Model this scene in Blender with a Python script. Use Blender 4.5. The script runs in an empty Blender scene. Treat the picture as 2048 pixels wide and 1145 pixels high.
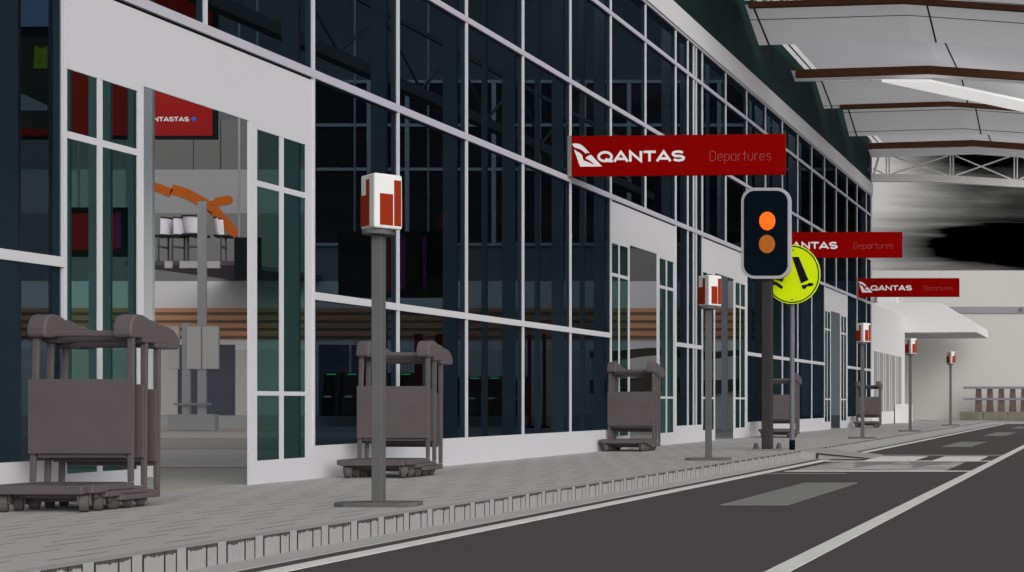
import bpy, math, random
from mathutils import Vector, Matrix
random.seed(7)
S = bpy.context.scene
C = S.collection
F, VX, VY, HC = 2600.0, 2222.0, 805.0, 0.6      # focal length in photo pixels, principal point, eye height
FX = -6.25                                      # facade plane

# ------------------------------------------------------------------ materials
def mat(name, col, rough=0.6, spec=0.10, metal=0.0, var=0.06, scale=3.0, bump=0.0, stretch=(1, 1, 1)):
    m = bpy.data.materials.new(name); m.use_nodes = True
    nt = m.node_tree; N = nt.nodes; L = nt.links
    b = N['Principled BSDF']
    b.inputs['Roughness'].default_value = rough
    b.inputs['Specular IOR Level'].default_value = spec
    b.inputs['Metallic'].default_value = metal
    tc = N.new('ShaderNodeTexCoord'); mp = N.new('ShaderNodeMapping')
    mp.inputs['Scale'].default_value = stretch
    L.new(tc.outputs['Object'], mp.inputs['Vector'])
    nz = N.new('ShaderNodeTexNoise'); nz.inputs['Scale'].default_value = scale; nz.inputs['Detail'].default_value = 6
    L.new(mp.outputs[0], nz.inputs['Vector'])
    r = N.new('ShaderNodeValToRGB')
    r.color_ramp.elements[0].position = 0.3; r.color_ramp.elements[1].position = 0.7
    r.color_ramp.elements[0].color = (*[max(0, c * (1 - var)) for c in col], 1)
    r.color_ramp.elements[1].color = (*[min(1, c * (1 + var)) for c in col], 1)
    L.new(nz.outputs['Fac'], r.inputs['Fac']); L.new(r.outputs[0], b.inputs['Base Color'])
    if bump:
        bp = N.new('ShaderNodeBump'); bp.inputs['Strength'].default_value = bump; bp.inputs['Distance'].default_value = 0.01
        n2 = N.new('ShaderNodeTexNoise'); n2.inputs['Scale'].default_value = scale * 12
        L.new(tc.outputs['Object'], n2.inputs['Vector'])
        L.new(n2.outputs['Fac'], bp.inputs['Height']); L.new(bp.outputs[0], b.inputs['Normal'])
    return m

def glass(name, tint, gloss=0.012):
    m = bpy.data.materials.new(name); m.use_nodes = True
    nt = m.node_tree; N = nt.nodes; L = nt.links
    for n in list(N): N.remove(n)
    o = N.new('ShaderNodeOutputMaterial'); t = N.new('ShaderNodeBsdfTransparent'); g = N.new('ShaderNodeBsdfGlossy')
    mx = N.new('ShaderNodeMixShader'); mx.inputs[0].default_value = gloss
    t.inputs['Color'].default_value = (*[c ** 0.5 for c in tint], 1)
    g.inputs['Roughness'].default_value = 0.05
    L.new(t.outputs[0], mx.inputs[1]); L.new(g.outputs[0], mx.inputs[2]); L.new(mx.outputs[0], o.inputs['Surface'])
    return m

def emit(name, col, strength, base=None):
    m = mat(name, base or col, 0.4)
    b = m.node_tree.nodes['Principled BSDF']
    b.inputs['Emission Color'].default_value = (*col, 1); b.inputs['Emission Strength'].default_value = strength
    return m

M = {}
M['white'] = mat('white_powder_coat', (0.555, 0.556, 0.585), 0.5, var=0.015, scale=0.8)
M['alu'] = mat('grey_aluminium_transom', (0.45, 0.445, 0.50), 0.5, var=0.02, scale=2)
M['fascia'] = mat('fascia_white', (0.57, 0.57, 0.59), 0.55, var=0.02, scale=0.6)
M['glass'] = glass('blue_tinted_glass', (0.100, 0.146, 0.182), 0.004)
M['doorglass'] = glass('teal_tinted_glass', (0.19, 0.36, 0.325), 0.005)
M['spandrel'] = mat('dark_green_spandrel', (0.010, 0.027, 0.025), 0.6, 0.04, var=0.3, scale=0.7, stretch=(1, 1, 0.3))
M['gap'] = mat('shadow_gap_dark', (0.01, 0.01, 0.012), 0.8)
M['roof'] = mat('canopy_sheet', (0.90, 0.89, 0.895), 0.7, var=0.02, scale=0.5)
M['roofflat'] = mat('canopy_deck', (0.62, 0.615, 0.64), 0.7, var=0.02, scale=0.5)
M['seam'] = mat('seam_rubber', (0.03, 0.03, 0.03), 0.8)
M['rust'] = mat('red_oxide_steel', (0.14, 0.058, 0.03), 0.7, var=0.12, scale=4)
M['truss'] = mat('truss_white', (0.90, 0.90, 0.885), 0.6, var=0.03, scale=2)
M['trolley'] = mat('brown_grey_steel', (0.100, 0.086, 0.092), 0.5, 0.12, var=0.07, scale=6)
M['rubber'] = mat('caster_rubber', (0.085, 0.076, 0.08), 0.8, var=0.1, scale=8)
M['postgrey'] = mat('galvanised_grey', (0.108, 0.108, 0.110), 0.6, 0.1, var=0.10, scale=7, stretch=(1, 1, 0.5))
M['lampwhite'] = mat('lantern_white', (0.68, 0.68, 0.68), 0.6, 0.05, var=0.02)
M['lampred'] = mat('lantern_red_panel', (0.255, 0.024, 0.006), 0.7, 0.04, var=0.05)
M['signred'] = mat('sign_red', (0.235, 0.0008, 0.0006), 0.7, 0.02, var=0.03, scale=1)
M['signwhite'] = mat('sign_white', (0.80, 0.80, 0.80), 0.5, var=0.01)
M['signpale'] = mat('sign_pale_pink', (0.33, 0.10, 0.10), 0.5, var=0.01)
M['bracket'] = mat('bracket_grey', (0.19, 0.19, 0.19), 0.5)
M['polecharcoal'] = mat('charcoal_pole', (0.036, 0.034, 0.036), 0.6, var=0.12, scale=6)
M['sigblack'] = mat('signal_navy_black', (0.003, 0.007, 0.012), 0.8, 0.015, var=0.1)
M['sigrim'] = mat('signal_grey_rim', (0.40, 0.39, 0.43), 0.5, var=0.03)
M['amber'] = emit('lit_amber_lens', (1.0, 0.14, 0.006), 0.95, (0.30, 0.06, 0.01))
M['amberdim'] = mat('dim_amber_lens', (0.47, 0.135, 0.022), 0.4, var=0.18, scale=40)
M['lime'] = mat('fluorescent_lime', (0.60, 0.80, 0.0), 0.5, 0.15, var=0.03)
M['black'] = mat('matt_black', (0.006, 0.006, 0.007), 0.7, 0.1)
M['steel'] = mat('blue_grey_steel', (0.135, 0.140, 0.160), 0.5, var=0.06, scale=6)
M['farwall'] = mat('painted_far_wall', (0.53, 0.525, 0.51), 0.85, var=0.02, scale=0.4)
M['band'] = mat('blue_grey_band', (0.27, 0.27, 0.30), 0.6, var=0.03)
M['annex'] = mat('annex_white', (0.68, 0.68, 0.69), 0.7, var=0.015, scale=0.6)
M['louvre'] = mat('grey_louvre', (0.30, 0.30, 0.31), 0.6, var=0.04)
M['olive'] = mat('olive_concrete', (0.165, 0.158, 0.122), 0.9, var=0.22, scale=2.5, bump=0.3)
M['brown'] = mat('brown_barrier_post', (0.115, 0.082, 0.076), 0.8, var=0.2, scale=5)
M['rail'] = mat('barrier_rail', (0.20, 0.20, 0.235), 0.5, var=0.05)
M['paint'] = mat('white_road_paint', (0.66, 0.66, 0.65), 0.8, var=0.05, scale=7)
M['ramp'] = mat('concrete_ramp', (0.32, 0.32, 0.32), 0.9, var=0.06, scale=6)
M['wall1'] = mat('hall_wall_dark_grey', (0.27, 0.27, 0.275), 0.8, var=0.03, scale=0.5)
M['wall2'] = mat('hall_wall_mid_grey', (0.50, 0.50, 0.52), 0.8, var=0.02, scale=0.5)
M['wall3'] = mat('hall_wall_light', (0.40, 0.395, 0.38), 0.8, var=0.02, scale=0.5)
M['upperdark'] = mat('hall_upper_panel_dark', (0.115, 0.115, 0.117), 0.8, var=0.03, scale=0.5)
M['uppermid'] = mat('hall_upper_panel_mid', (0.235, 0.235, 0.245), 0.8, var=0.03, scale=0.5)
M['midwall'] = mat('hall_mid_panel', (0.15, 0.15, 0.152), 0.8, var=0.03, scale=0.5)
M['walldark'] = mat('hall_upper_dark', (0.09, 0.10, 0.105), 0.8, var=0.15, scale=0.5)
M['hallglassdark'] = mat('hall_dark_window', (0.02, 0.02, 0.022), 0.6, 0.05, var=0.2, scale=0.4)
M['hallframe'] = mat('hall_frame_grey', (0.34, 0.36, 0.38), 0.6, var=0.03)
M['doorcharcoal'] = mat('hall_door_charcoal', (0.07, 0.07, 0.09), 0.6, var=0.05)
M['orange'] = mat('mural_orange', (0.34, 0.080, 0.012), 0.7, var=0.06)
M['screenred'] = emit('screen_red', (0.30, 0.012, 0.012), 0.35, (0.16, 0.008, 0.008))
M['screenframe'] = mat('screen_black_frame', (0.010, 0.014, 0.016), 0.5)
M['screenmag'] = emit('screen_magenta', (0.16, 0.02, 0.11), 0.25, (0.12, 0.02, 0.1))
M['screendark'] = mat('screen_dark_picture', (0.05, 0.045, 0.04), 0.5, var=0.3, scale=2)
M['screensky'] = emit('screen_sky_picture', (0.16, 0.24, 0.38), 0.5, (0.1, 0.12, 0.18))
M['screengrey'] = mat('screen_grey_picture', (0.28, 0.29, 0.27), 0.5)
M['green'] = emit('green_led', (0.05, 0.9, 0.4), 0.7)
M['kiosk'] = mat('kiosk_black', (0.012, 0.012, 0.013), 0.5, 0.15)
M['chrome'] = mat('kiosk_silver', (0.6, 0.6, 0.62), 0.4)
M['redpost'] = mat('dark_red_banner', (0.10, 0.008, 0.010), 0.6)
M['seatwhite'] = mat('seat_white', (0.60, 0.59, 0.65), 0.5)
M['stand'] = mat('stand_grey', (0.26, 0.26, 0.265), 0.6, var=0.03)
M['standpanel'] = mat('stand_panel_grey', (0.36, 0.36, 0.36), 0.6, var=0.02)
M['brace'] = emit('glowing_brace_white', (1.0, 1.0, 0.98), 0.55, (0.8, 0.8, 0.79))  # white brace paint with added glow, as its underside came out dark

def nodes_of(name):
    m = bpy.data.materials.new(name); m.use_nodes = True
    return m, m.node_tree.nodes, m.node_tree.links, m.node_tree.nodes['Principled BSDF']
def mnode(N, L, op, a, b=None, clamp=False):
    n = N.new('ShaderNodeMath'); n.operation = op; n.use_clamp = clamp
    for i, v in enumerate((a, b)):
        if v is None: continue
        if isinstance(v, (int, float)): n.inputs[i].default_value = v
        else: L.new(v, n.inputs[i])
    return n.outputs[0]
def mixcol(N, L, fac, a, b, mode='MIX'):
    n = N.new('ShaderNodeMixRGB'); n.blend_type = mode
    for i, v in enumerate((fac, a, b)):
        if isinstance(v, (int, float)): n.inputs[i].default_value = v
        elif isinstance(v, tuple): n.inputs[i].default_value = (*v, 1)
        else: L.new(v, n.inputs[i])
    return n.outputs[0]
def objcoord(N, L):
    tc = N.new('ShaderNodeTexCoord'); sx = N.new('ShaderNodeSeparateXYZ'); L.new(tc.outputs['Object'], sx.inputs[0])
    return tc.outputs['Object'], sx.outputs[0], sx.outputs[1], sx.outputs[2]
def noise(N, L, vec, scale, detail=5, stretch=None, rough=0.5):
    if stretch:
        mp = N.new('ShaderNodeMapping'); mp.inputs['Scale'].default_value = stretch; L.new(vec, mp.inputs[0]); vec = mp.outputs[0]
    n = N.new('ShaderNodeTexNoise'); n.inputs['Scale'].default_value = scale; n.inputs['Detail'].default_value = detail
    n.inputs['Roughness'].default_value = rough
    L.new(vec, n.inputs['Vector']); return n.outputs['Fac']

def paver_mat():
    m, N, L, b = nodes_of('grey_clay_pavers')
    v, x, y, z = objcoord(N, L)
    mp = N.new('ShaderNodeMapping'); mp.inputs['Rotation'].default_value = (0, 0, math.radians(90)); L.new(v, mp.inputs[0])
    br = N.new('ShaderNodeTexBrick'); L.new(mp.outputs[0], br.inputs['Vector'])
    br.inputs['Scale'].default_value = 1.0
    br.inputs['Brick Width'].default_value = 0.36; br.inputs['Row Height'].default_value = 0.14
    br.inputs['Mortar Size'].default_value = 0.006; br.inputs['Mortar Smooth'].default_value = 0.3
    br.inputs['Color1'].default_value = (0.42, 0.41, 0.405, 1); br.inputs['Color2'].default_value = (0.375, 0.377, 0.383, 1)
    br.inputs['Mortar'].default_value = (0.33, 0.325, 0.32, 1); br.inputs['Bias'].default_value = 0.0
    n1 = noise(N, L, v, 1.6, 6)
    n2 = noise(N, L, v, 9.0, 5, (0.5, 2.2, 1))
    # staggered open joints along the kerb direction, every other paver
    r = mnode(N, L, 'DIVIDE', x, 0.13); row = mnode(N, L, 'FLOOR', mnode(N, L, 'ADD', r, 0.5))
    wn = N.new('ShaderNodeTexWhiteNoise'); wn.noise_dimensions = '1D'; L.new(row, wn.inputs['W']); rnd = wn.outputs['Value']
    line = mnode(N, L, 'LESS_THAN', mnode(N, L, 'ABSOLUTE', mnode(N, L, 'SUBTRACT', r, row)), 0.055)
    ph = mnode(N, L, 'FRACT', mnode(N, L, 'ADD', mnode(N, L, 'ADD', mnode(N, L, 'DIVIDE', y, 0.60), mnode(N, L, 'MULTIPLY', row, 0.5)), mnode(N, L, 'MULTIPLY', rnd, 0.36)))
    dash = mnode(N, L, 'MULTIPLY', line, mnode(N, L, 'LESS_THAN', ph, 0.5))
    c = mixcol(N, L, 0.45, br.outputs['Color'], mixcol(N, L, n2, (0.34, 0.337, 0.334), (0.46, 0.45, 0.445)))
    c = mixcol(N, L, mnode(N, L, 'MULTIPLY', n1, 0.3), c, (0.42, 0.385, 0.36))
    c = mixcol(N, L, mnode(N, L, 'MULTIPLY', dash, 0.88), c, (0.10, 0.082, 0.078))
    L.new(c, b.inputs['Base Color']); b.inputs['Roughness'].default_value = 0.85; b.inputs['Specular IOR Level'].default_value = 0.2
    bp = N.new('ShaderNodeBump'); bp.inputs['Strength'].default_value = 0.25; bp.inputs['Distance'].default_value = 0.004
    L.new(br.outputs['Fac'], bp.inputs['Height']); bp.invert = True; L.new(bp.outputs[0], b.inputs['Normal'])
    return m
def road_mat():
    m, N, L, b = nodes_of('worn_asphalt')
    v, x, y, z = objcoord(N, L)
    n1 = noise(N, L, v, 0.7, 6, (0.35, 1.0, 1)); n2 = noise(N, L, v, 60, 3); n3 = noise(N, L, v, 4.0, 5, (0.25, 1.4, 1))
    c = mixcol(N, L, n1, (0.063, 0.057, 0.059), (0.087, 0.079, 0.081))
    c = mixcol(N, L, mnode(N, L, 'MULTIPLY', n3, 0.5), c, (0.062, 0.056, 0.058))
    c = mixcol(N, L, mnode(N, L, 'MULTIPLY', n2, 0.3), c, (0.095, 0.09, 0.09))
    L.new(c, b.inputs['Base Color']); b.inputs['Roughness'].default_value = 0.92; b.inputs['Specular IOR Level'].default_value = 0.12
    bp = N.new('ShaderNodeBump'); bp.inputs['Strength'].default_value = 0.25; bp.inputs['Distance'].default_value = 0.004
    L.new(n2, bp.inputs['Height']); L.new(bp.outputs[0], b.inputs['Normal'])
    return m
def kerb_mat():
    # stone blocks with dark joints and ragged moss under the top edge
    m, N, L, b = nodes_of('kerb_blocks')
    v, x, y, z = objcoord(N, L)
    u = mnode(N, L, 'FRACT', mnode(N, L, 'DIVIDE', mnode(N, L, 'ADD', y, 0.042), 0.2436))
    def near(a, w):
        return mnode(N, L, 'LESS_THAN', mnode(N, L, 'ABSOLUTE', mnode(N, L, 'SUBTRACT', u, a)), w)
    block = mnode(N, L, 'LESS_THAN', u, 0.215)
    j = mnode(N, L, 'MAXIMUM', near(0.235, 0.022), mnode(N, L, 'MAXIMUM', near(0.715, 0.020), near(0.985, 0.016)))
    nz = noise(N, L, v, 26, 6, (1, 0.8, 1)); nf = noise(N, L, v, 55, 4, (1, 2, 0.4)); ns = noise(N, L, v, 5, 4)
    c = mixcol(N, L, nf, (0.27, 0.27, 0.283), (0.40, 0.40, 0.414))
    c = mixcol(N, L, mnode(N, L, 'MULTIPLY', ns, 0.35), c, (0.30, 0.29, 0.26))
    c = mixcol(N, L, block, c, mixcol(N, L, nf, (0.31, 0.308, 0.303), (0.37, 0.367, 0.36)))
    lim = mnode(N, L, 'ADD', mnode(N, L, 'ADD', mnode(N, L, 'MULTIPLY', nz, 0.030), mnode(N, L, 'MULTIPLY', nf, 0.022)), -0.042)
    moss = mnode(N, L, 'MULTIPLY', mnode(N, L, 'GREATER_THAN', z, lim), mnode(N, L, 'SUBTRACT', 1.0, block))
    moss = mnode(N, L, 'MULTIPLY', moss, mnode(N, L, 'LESS_THAN', z, -0.0005))
    c = mixcol(N, L, mnode(N, L, 'MULTIPLY', moss, 0.88), c, (0.035, 0.033, 0.031))
    c = mixcol(N, L, mnode(N, L, 'MULTIPLY', j, mnode(N, L, 'LESS_THAN', z, -0.001)), c, (0.035, 0.034, 0.033))
    L.new(c, b.inputs['Base Color']); b.inputs['Roughness'].default_value = 0.9; b.inputs['Specular IOR Level'].default_value = 0.2
    return m
def slat_mat():
    m, N, L, b = nodes_of('timber_slats')
    v, x, y, z = objcoord(N, L)
    u = mnode(N, L, 'FRACT', mnode(N, L, 'DIVIDE', z, 0.205))
    d = mnode(N, L, 'LESS_THAN', u, 0.4)
    n = noise(N, L, v, 3, 5, (0.4, 1, 6))
    c = mixcol(N, L, n, (0.34, 0.16, 0.085), (0.50, 0.25, 0.135))
    c = mixcol(N, L, d, c, (0.12, 0.07, 0.05))
    L.new(c, b.inputs['Base Color']); b.inputs['Roughness'].default_value = 0.7
    return m
def hallfloor_mat():
    m, N, L, b = nodes_of('hall_floor_tiles')
    v, x, y, z = objcoord(N, L)
    u = mnode(N, L, 'FRACT', mnode(N, L, 'DIVIDE', y, 4.8))
    u2 = mnode(N, L, 'FRACT', mnode(N, L, 'DIVIDE', y, 9.6))
    n = noise(N, L, v, 1.2, 4, (0.3, 1.5, 1))
    c = mixcol(N, L, n, (0.34, 0.325, 0.29), (0.40, 0.38, 0.35))
    c = mixcol(N, L, mnode(N, L, 'LESS_THAN', mnode(N, L, 'ABSOLUTE', mnode(N, L, 'SUBTRACT', u2, 0.5)), 0.25), c, (0.50, 0.465, 0.435))
    c = mixcol(N, L, mnode(N, L, 'LESS_THAN', mnode(N, L, 'ABSOLUTE', mnode(N, L, 'SUBTRACT', u, 0.5)), 0.022), c, (0.22, 0.11, 0.085))
    L.new(c, b.inputs['Base Color']); b.inputs['Roughness'].default_value = 0.6
    return m
def patch_mat(name, c0, c1, sc, stretch, bare=0.35):
    # faded paint that wears through to the asphalt
    m, N, L, b = nodes_of(name)
    v, x, y, z = objcoord(N, L)
    n = noise(N, L, v, sc, 6, stretch); n2 = noise(N, L, v, 2.2, 5, (1, 0.5, 1))
    c = mixcol(N, L, n, c0, c1)
    w = mnode(N, L, 'MULTIPLY', mnode(N, L, 'LESS_THAN', n2, bare), 0.5)
    c = mixcol(N, L, w, c, (0.10, 0.097, 0.095))
    L.new(c, b.inputs['Base Color']); b.inputs['Roughness'].default_value = 0.9; b.inputs['Specular IOR Level'].default_value = 0.15
    return m
def teeth_mat():
    # worn piano-key triangles on the approach to the crossing
    m, N, L, b = nodes_of('worn_piano_key_markings')
    v, x, y, z = objcoord(N, L)
    n = noise(N, L, v, 3.0, 5, (0.5, 3.0, 1)); n2 = noise(N, L, v, 14, 4, (0.6, 3, 1))
    u = mnode(N, L, 'FRACT', mnode(N, L, 'DIVIDE', mnode(N, L, 'ADD', mnode(N, L, 'ADD', x, mnode(N, L, 'MULTIPLY', n, 0.25)), 0.1), 0.62))
    tri = mnode(N, L, 'ABSOLUTE', mnode(N, L, 'SUBTRACT', u, 0.5))           # 0 centre .. 0.5 edge
    h = mnode(N, L, 'DIVIDE', mnode(N, L, 'SUBTRACT', 15.35, y), 3.2)        # grows towards the camera
    t = mnode(N, L, 'LESS_THAN', tri, mnode(N, L, 'MAXIMUM', h, 0.05))
    c = mixcol(N, L, n2, (0.13, 0.13, 0.13), (0.33, 0.33, 0.33))
    c = mixcol(N, L, mnode(N, L, 'MULTIPLY', t, 0.75), c, (0.50, 0.50, 0.49))
    c = mixcol(N, L, mnode(N, L, 'MULTIPLY', mnode(N, L, 'LESS_THAN', n, 0.47), 0.6), c, (0.12, 0.118, 0.118))
    L.new(c, b.inputs['Base Color']); b.inputs['Roughness'].default_value = 0.9
    return m
def sky_mat():
    m = bpy.data.materials.new('grey_streaky_sky'); m.use_nodes = True
    N = m.node_tree.nodes; L = m.node_tree.links
    for n in list(N): N.remove(n)
    v, x, y, z = objcoord(N, L)
    # a long storm cloud, its core far to the right, trailing wisps to the left
    wob = noise(N, L, v, 0.16, 5, (0.35, 0.35, 1.6))
    wisp = noise(N, L, v, 0.22, 6, (0.30, 0.30, 2.2))
    zz = mnode(N, L, 'ADD', z, mnode(N, L, 'MULTIPLY', mnode(N, L, 'SUBTRACT', wob, 0.5), 3.4))
    stk = noise(N, L, v, 0.5, 5, (0.10, 0.10, 1.7), 0.6)
    zz = mnode(N, L, 'ADD', zz, mnode(N, L, 'MULTIPLY', mnode(N, L, 'SUBTRACT', stk, 0.5), 5.5))
    dx = mnode(N, L, 'DIVIDE', mnode(N, L, 'SUBTRACT', x, -8.5), 18.5)
    dz = mnode(N, L, 'DIVIDE', mnode(N, L, 'SUBTRACT', zz, 15.0), 5.2)
    d = mnode(N, L, 'SQRT', mnode(N, L, 'ADD', mnode(N, L, 'MULTIPLY', dx, dx), mnode(N, L, 'MULTIPLY', dz, dz)))
    r = N.new('ShaderNodeValToRGB'); L.new(d, r.inputs[0])
    e = r.color_ramp.elements; e[0].position = 0.44; e[0].color = (0, 0, 0, 1); e[1].position = 1.08; e[1].color = (1, 1, 1, 1)
    dx2 = mnode(N, L, 'DIVIDE', mnode(N, L, 'SUBTRACT', x, -11.5), 10.0)
    dz2 = mnode(N, L, 'DIVIDE', mnode(N, L, 'SUBTRACT', zz, 23.4), 3.6)
    d2 = mnode(N, L, 'SQRT', mnode(N, L, 'ADD', mnode(N, L, 'MULTIPLY', dx2, dx2), mnode(N, L, 'MULTIPLY', dz2, dz2)))
    r2 = N.new('ShaderNodeValToRGB'); L.new(d2, r2.inputs[0])
    e = r2.color_ramp.elements; e[0].position = 0.30; e[0].color = (0, 0, 0, 1); e[1].position = 1.20; e[1].color = (1, 1, 1, 1)
    w = N.new('ShaderNodeValToRGB'); L.new(wisp, w.inputs[0])
    e = w.color_ramp.elements; e[0].position = 0.36; e[0].color = (0.30, 0.30, 0.30, 1); e[1].position = 0.62; e[1].color = (1, 1, 1, 1)
    side = mnode(N, L, 'MULTIPLY', mnode(N, L, 'ADD', x, 21.0), 0.12, True)
    wv = mixcol(N, L, side, (1, 1, 1), w.outputs[0])
    c = mixcol(N, L, 1.0, r.outputs[0], r2.outputs[0], 'MULTIPLY')
    c = mixcol(N, L, 1.0, c, wv, 'MULTIPLY')
    up = mnode(N, L, 'MULTIPLY', mnode(N, L, 'SUBTRACT', z, 16.5), 0.5, True)
    s2 = mnode(N, L, 'MULTIPLY', mnode(N, L, 'ADD', x, 20.5), 0.085, True)
    dk = mnode(N, L, 'SUBTRACT', 1.0, mnode(N, L, 'MULTIPLY', mnode(N, L, 'MULTIPLY', up, s2), 0.72))
    cm = N.new('ShaderNodeCombineColor')
    for i in range(3): L.new(dk, cm.inputs[i])
    c = mixcol(N, L, 1.0, c, cm.outputs[0], 'MULTIPLY')
    c = mixcol(N, L, 1.0, c, (0.47, 0.465, 0.455), 'MULTIPLY')
    em = N.new('ShaderNodeEmission'); L.new(c, em.inputs['Color']); em.inputs['Strength'].default_value = SKYDOME
    o = N.new('ShaderNodeOutputMaterial'); L.new(em.outputs[0], o.inputs['Surface'])
    return m
def translucent(m, f):
    N = m.node_tree.nodes; L = m.node_tree.links; b = N['Principled BSDF']
    o = [n for n in N if n.type == 'OUTPUT_MATERIAL'][0]
    t = N.new('ShaderNodeBsdfTranslucent'); mx = N.new('ShaderNodeMixShader'); mx.inputs[0].default_value = f
    src = b.inputs['Base Color'].links[0].from_socket
    L.new(src, t.inputs['Color']); L.new(b.outputs[0], mx.inputs[1]); L.new(t.outputs[0], mx.inputs[2]); L.new(mx.outputs[0], o.inputs['Surface'])
M['flash'] = mat('translucent_flashing', (0.95, 0.95, 0.96), 0.7)
translucent(M['flash'], 0.8); translucent(M['roof'], 0.62); translucent(M['roofflat'], 0.6)  # translucency added so light from above brightens canopy underside and flashing
EXPO = 0.0
SKYDOME = 1.0
M['paver'] = paver_mat(); M['road'] = road_mat(); M['kerb'] = kerb_mat(); M['slat'] = slat_mat(); M['hallfloor'] = hallfloor_mat()
M['gutter'] = mat('gutter_concrete', (0.39, 0.388, 0.388), 0.9, var=0.05, scale=3)
M['ground'] = mat('bare_ground', (0.16, 0.155, 0.15), 0.9, var=0.1, scale=0.3)
M['faded'] = patch_mat('faded_lane_dash', (0.185, 0.192, 0.18), (0.235, 0.24, 0.23), 5, (1.5, 0.5, 1), 0.30)
M['teeth'] = teeth_mat(); M['sky'] = sky_mat()

# ------------------------------------------------------------------ mesh helpers
class MB:
    def __init__(s): s.v, s.f = [], []
    def poly(s, pts):
        n = len(s.v); s.v += [tuple(p) for p in pts]; s.f.append(tuple(range(n, n + len(pts)))); return s
    def box(s, x0, x1, y0, y1, z0, z1):
        n = len(s.v)
        s.v += [(x0, y0, z0), (x1, y0, z0), (x1, y1, z0), (x0, y1, z0), (x0, y0, z1), (x1, y0, z1), (x1, y1, z1), (x0, y1, z1)]
        s.f += [tuple(n + i for i in q) for q in ((0, 3, 2, 1), (4, 5, 6, 7), (0, 1, 5, 4), (1, 2, 6, 5), (2, 3, 7, 6), (3, 0, 4, 7))]
        return s
    def hexa(s, lo, hi):
        n = len(s.v); s.v += [tuple(p) for p in lo] + [tuple(p) for p in hi]
        s.f += [tuple(n + i for i in q) for q in ((0, 3, 2, 1), (4, 5, 6, 7), (0, 1, 5, 4), (1, 2, 6, 5), (2, 3, 7, 6), (3, 0, 4, 7))]
        return s
    def prism(s, pts, axis, a0, a1):
        """outline pts (2-D) extruded along axis 0/1/2 from a0 to a1"""
        def P(p, a):
            q = list(p); q.insert(axis, a); return tuple(q)
        n = len(s.v); k = len(pts)
        s.v += [P(p, a0) for p in pts] + [P(p, a1) for p in pts]
        s.f += [tuple(n + i for i in range(k)), tuple(n + k + i for i in reversed(range(k)))]
        for i in range(k):
            j = (i + 1) % k; s.f.append((n + i, n + k + i, n + k + j, n + j))
        return s
    def cyl(s, p0, p1, r0, r1=None, n=16):
        r1 = r0 if r1 is None else r1
        p0, p1 = Vector(p0), Vector(p1); d = (p1 - p0).normalized()
        a = d.orthogonal().normalized(); b = d.cross(a)
        k = len(s.v)
        for p, r in ((p0, r0), (p1, r1)):
            for i in range(n):
                t = 2 * math.pi * i / n; s.v.append(tuple(p + a * r * math.cos(t) + b * r * math.sin(t)))
        s.f += [tuple(k + i for i in reversed(range(n))), tuple(k + n + i for i in range(n))]
        for i in range(n):
            j = (i + 1) % n; s.f.append((k + i, k + j, k + n + j, k + n + i))
        return s
    def bar(s, p0, p1, w, h=None):
        h = h or w; p0, p1 = Vector(p0), Vector(p1); d = (p1 - p0).normalized()
        up = Vector((0, 1, 0)) if abs(d.y) < 0.9 else Vector((1, 0, 0))
        a = d.cross(up).normalized() * w / 2; b = up * h / 2 if abs(d.dot(up)) < 1e-6 else d.cross(a).normalized() * h / 2
        s.hexa([p0 - a - b, p0 + a - b, p0 + a + b, p0 - a + b], [p1 - a - b, p1 + a - b, p1 + a + b, p1 - a + b]); return s
    def build(s, name, m, parent=None, bevel=0, smooth=False, segs=2):
        me = bpy.data.meshes.new(name); off = Vector(parent_world(parent)) if parent else Vector((0, 0, 0))
        me.from_pydata([tuple(Vector(v) - off) for v in s.v], [], s.f)
        me.validate(); me.materials.append(M[m] if isinstance(m, str) else m)
        import bmesh
        b = bmesh.new(); b.from_mesh(me); bmesh.ops.recalc_face_normals(b, faces=b.faces); b.to_mesh(me); b.free()
        o = bpy.data.objects.new(name, me); C.objects.link(o)
        if parent: o.parent = parent
        if bevel:
            md = o.modifiers.new('bevel', 'BEVEL'); md.width = bevel; md.segments = segs; md.limit_method = 'ANGLE'; md.angle_limit = math.radians(40)
        if smooth:
            for p in me.polygons: p.use_smooth = True
            try: o.modifiers.new('wn', 'WEIGHTED_NORMAL')
            except Exception: pass
        return o
def parent_world(o):
    v = Vector((0, 0, 0))
    while o is not None: v += Vector(o.location); o = o.parent
    return v
def tag(o, label=None, cat=None, group=None, kind=None):
    if label: o['label'] = label
    if cat: o['category'] = cat
    if group: o['group'] = group
    if kind: o['kind'] = kind
    return o
def empty(name, loc, label=None, cat=None, group=None):
    o = bpy.data.objects.new(name, None); o.empty_display_size = 0.2; o.location = loc; C.objects.link(o)
    return tag(o, label, cat, group)
def copy_tree(o, parent=None):
    c = o.copy(); C.objects.link(c)
    if parent: c.parent = parent
    for ch in list(o.children): copy_tree(ch, c)
    return c
def struct(o): o['kind'] = 'structure'; return o
def PX(x, Y): return (x - VX) / F * Y          # photo column -> X at depth Y
def PZ(y, Y): return HC - (y - VY) / F * Y     # photo row -> height at depth Y

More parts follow.
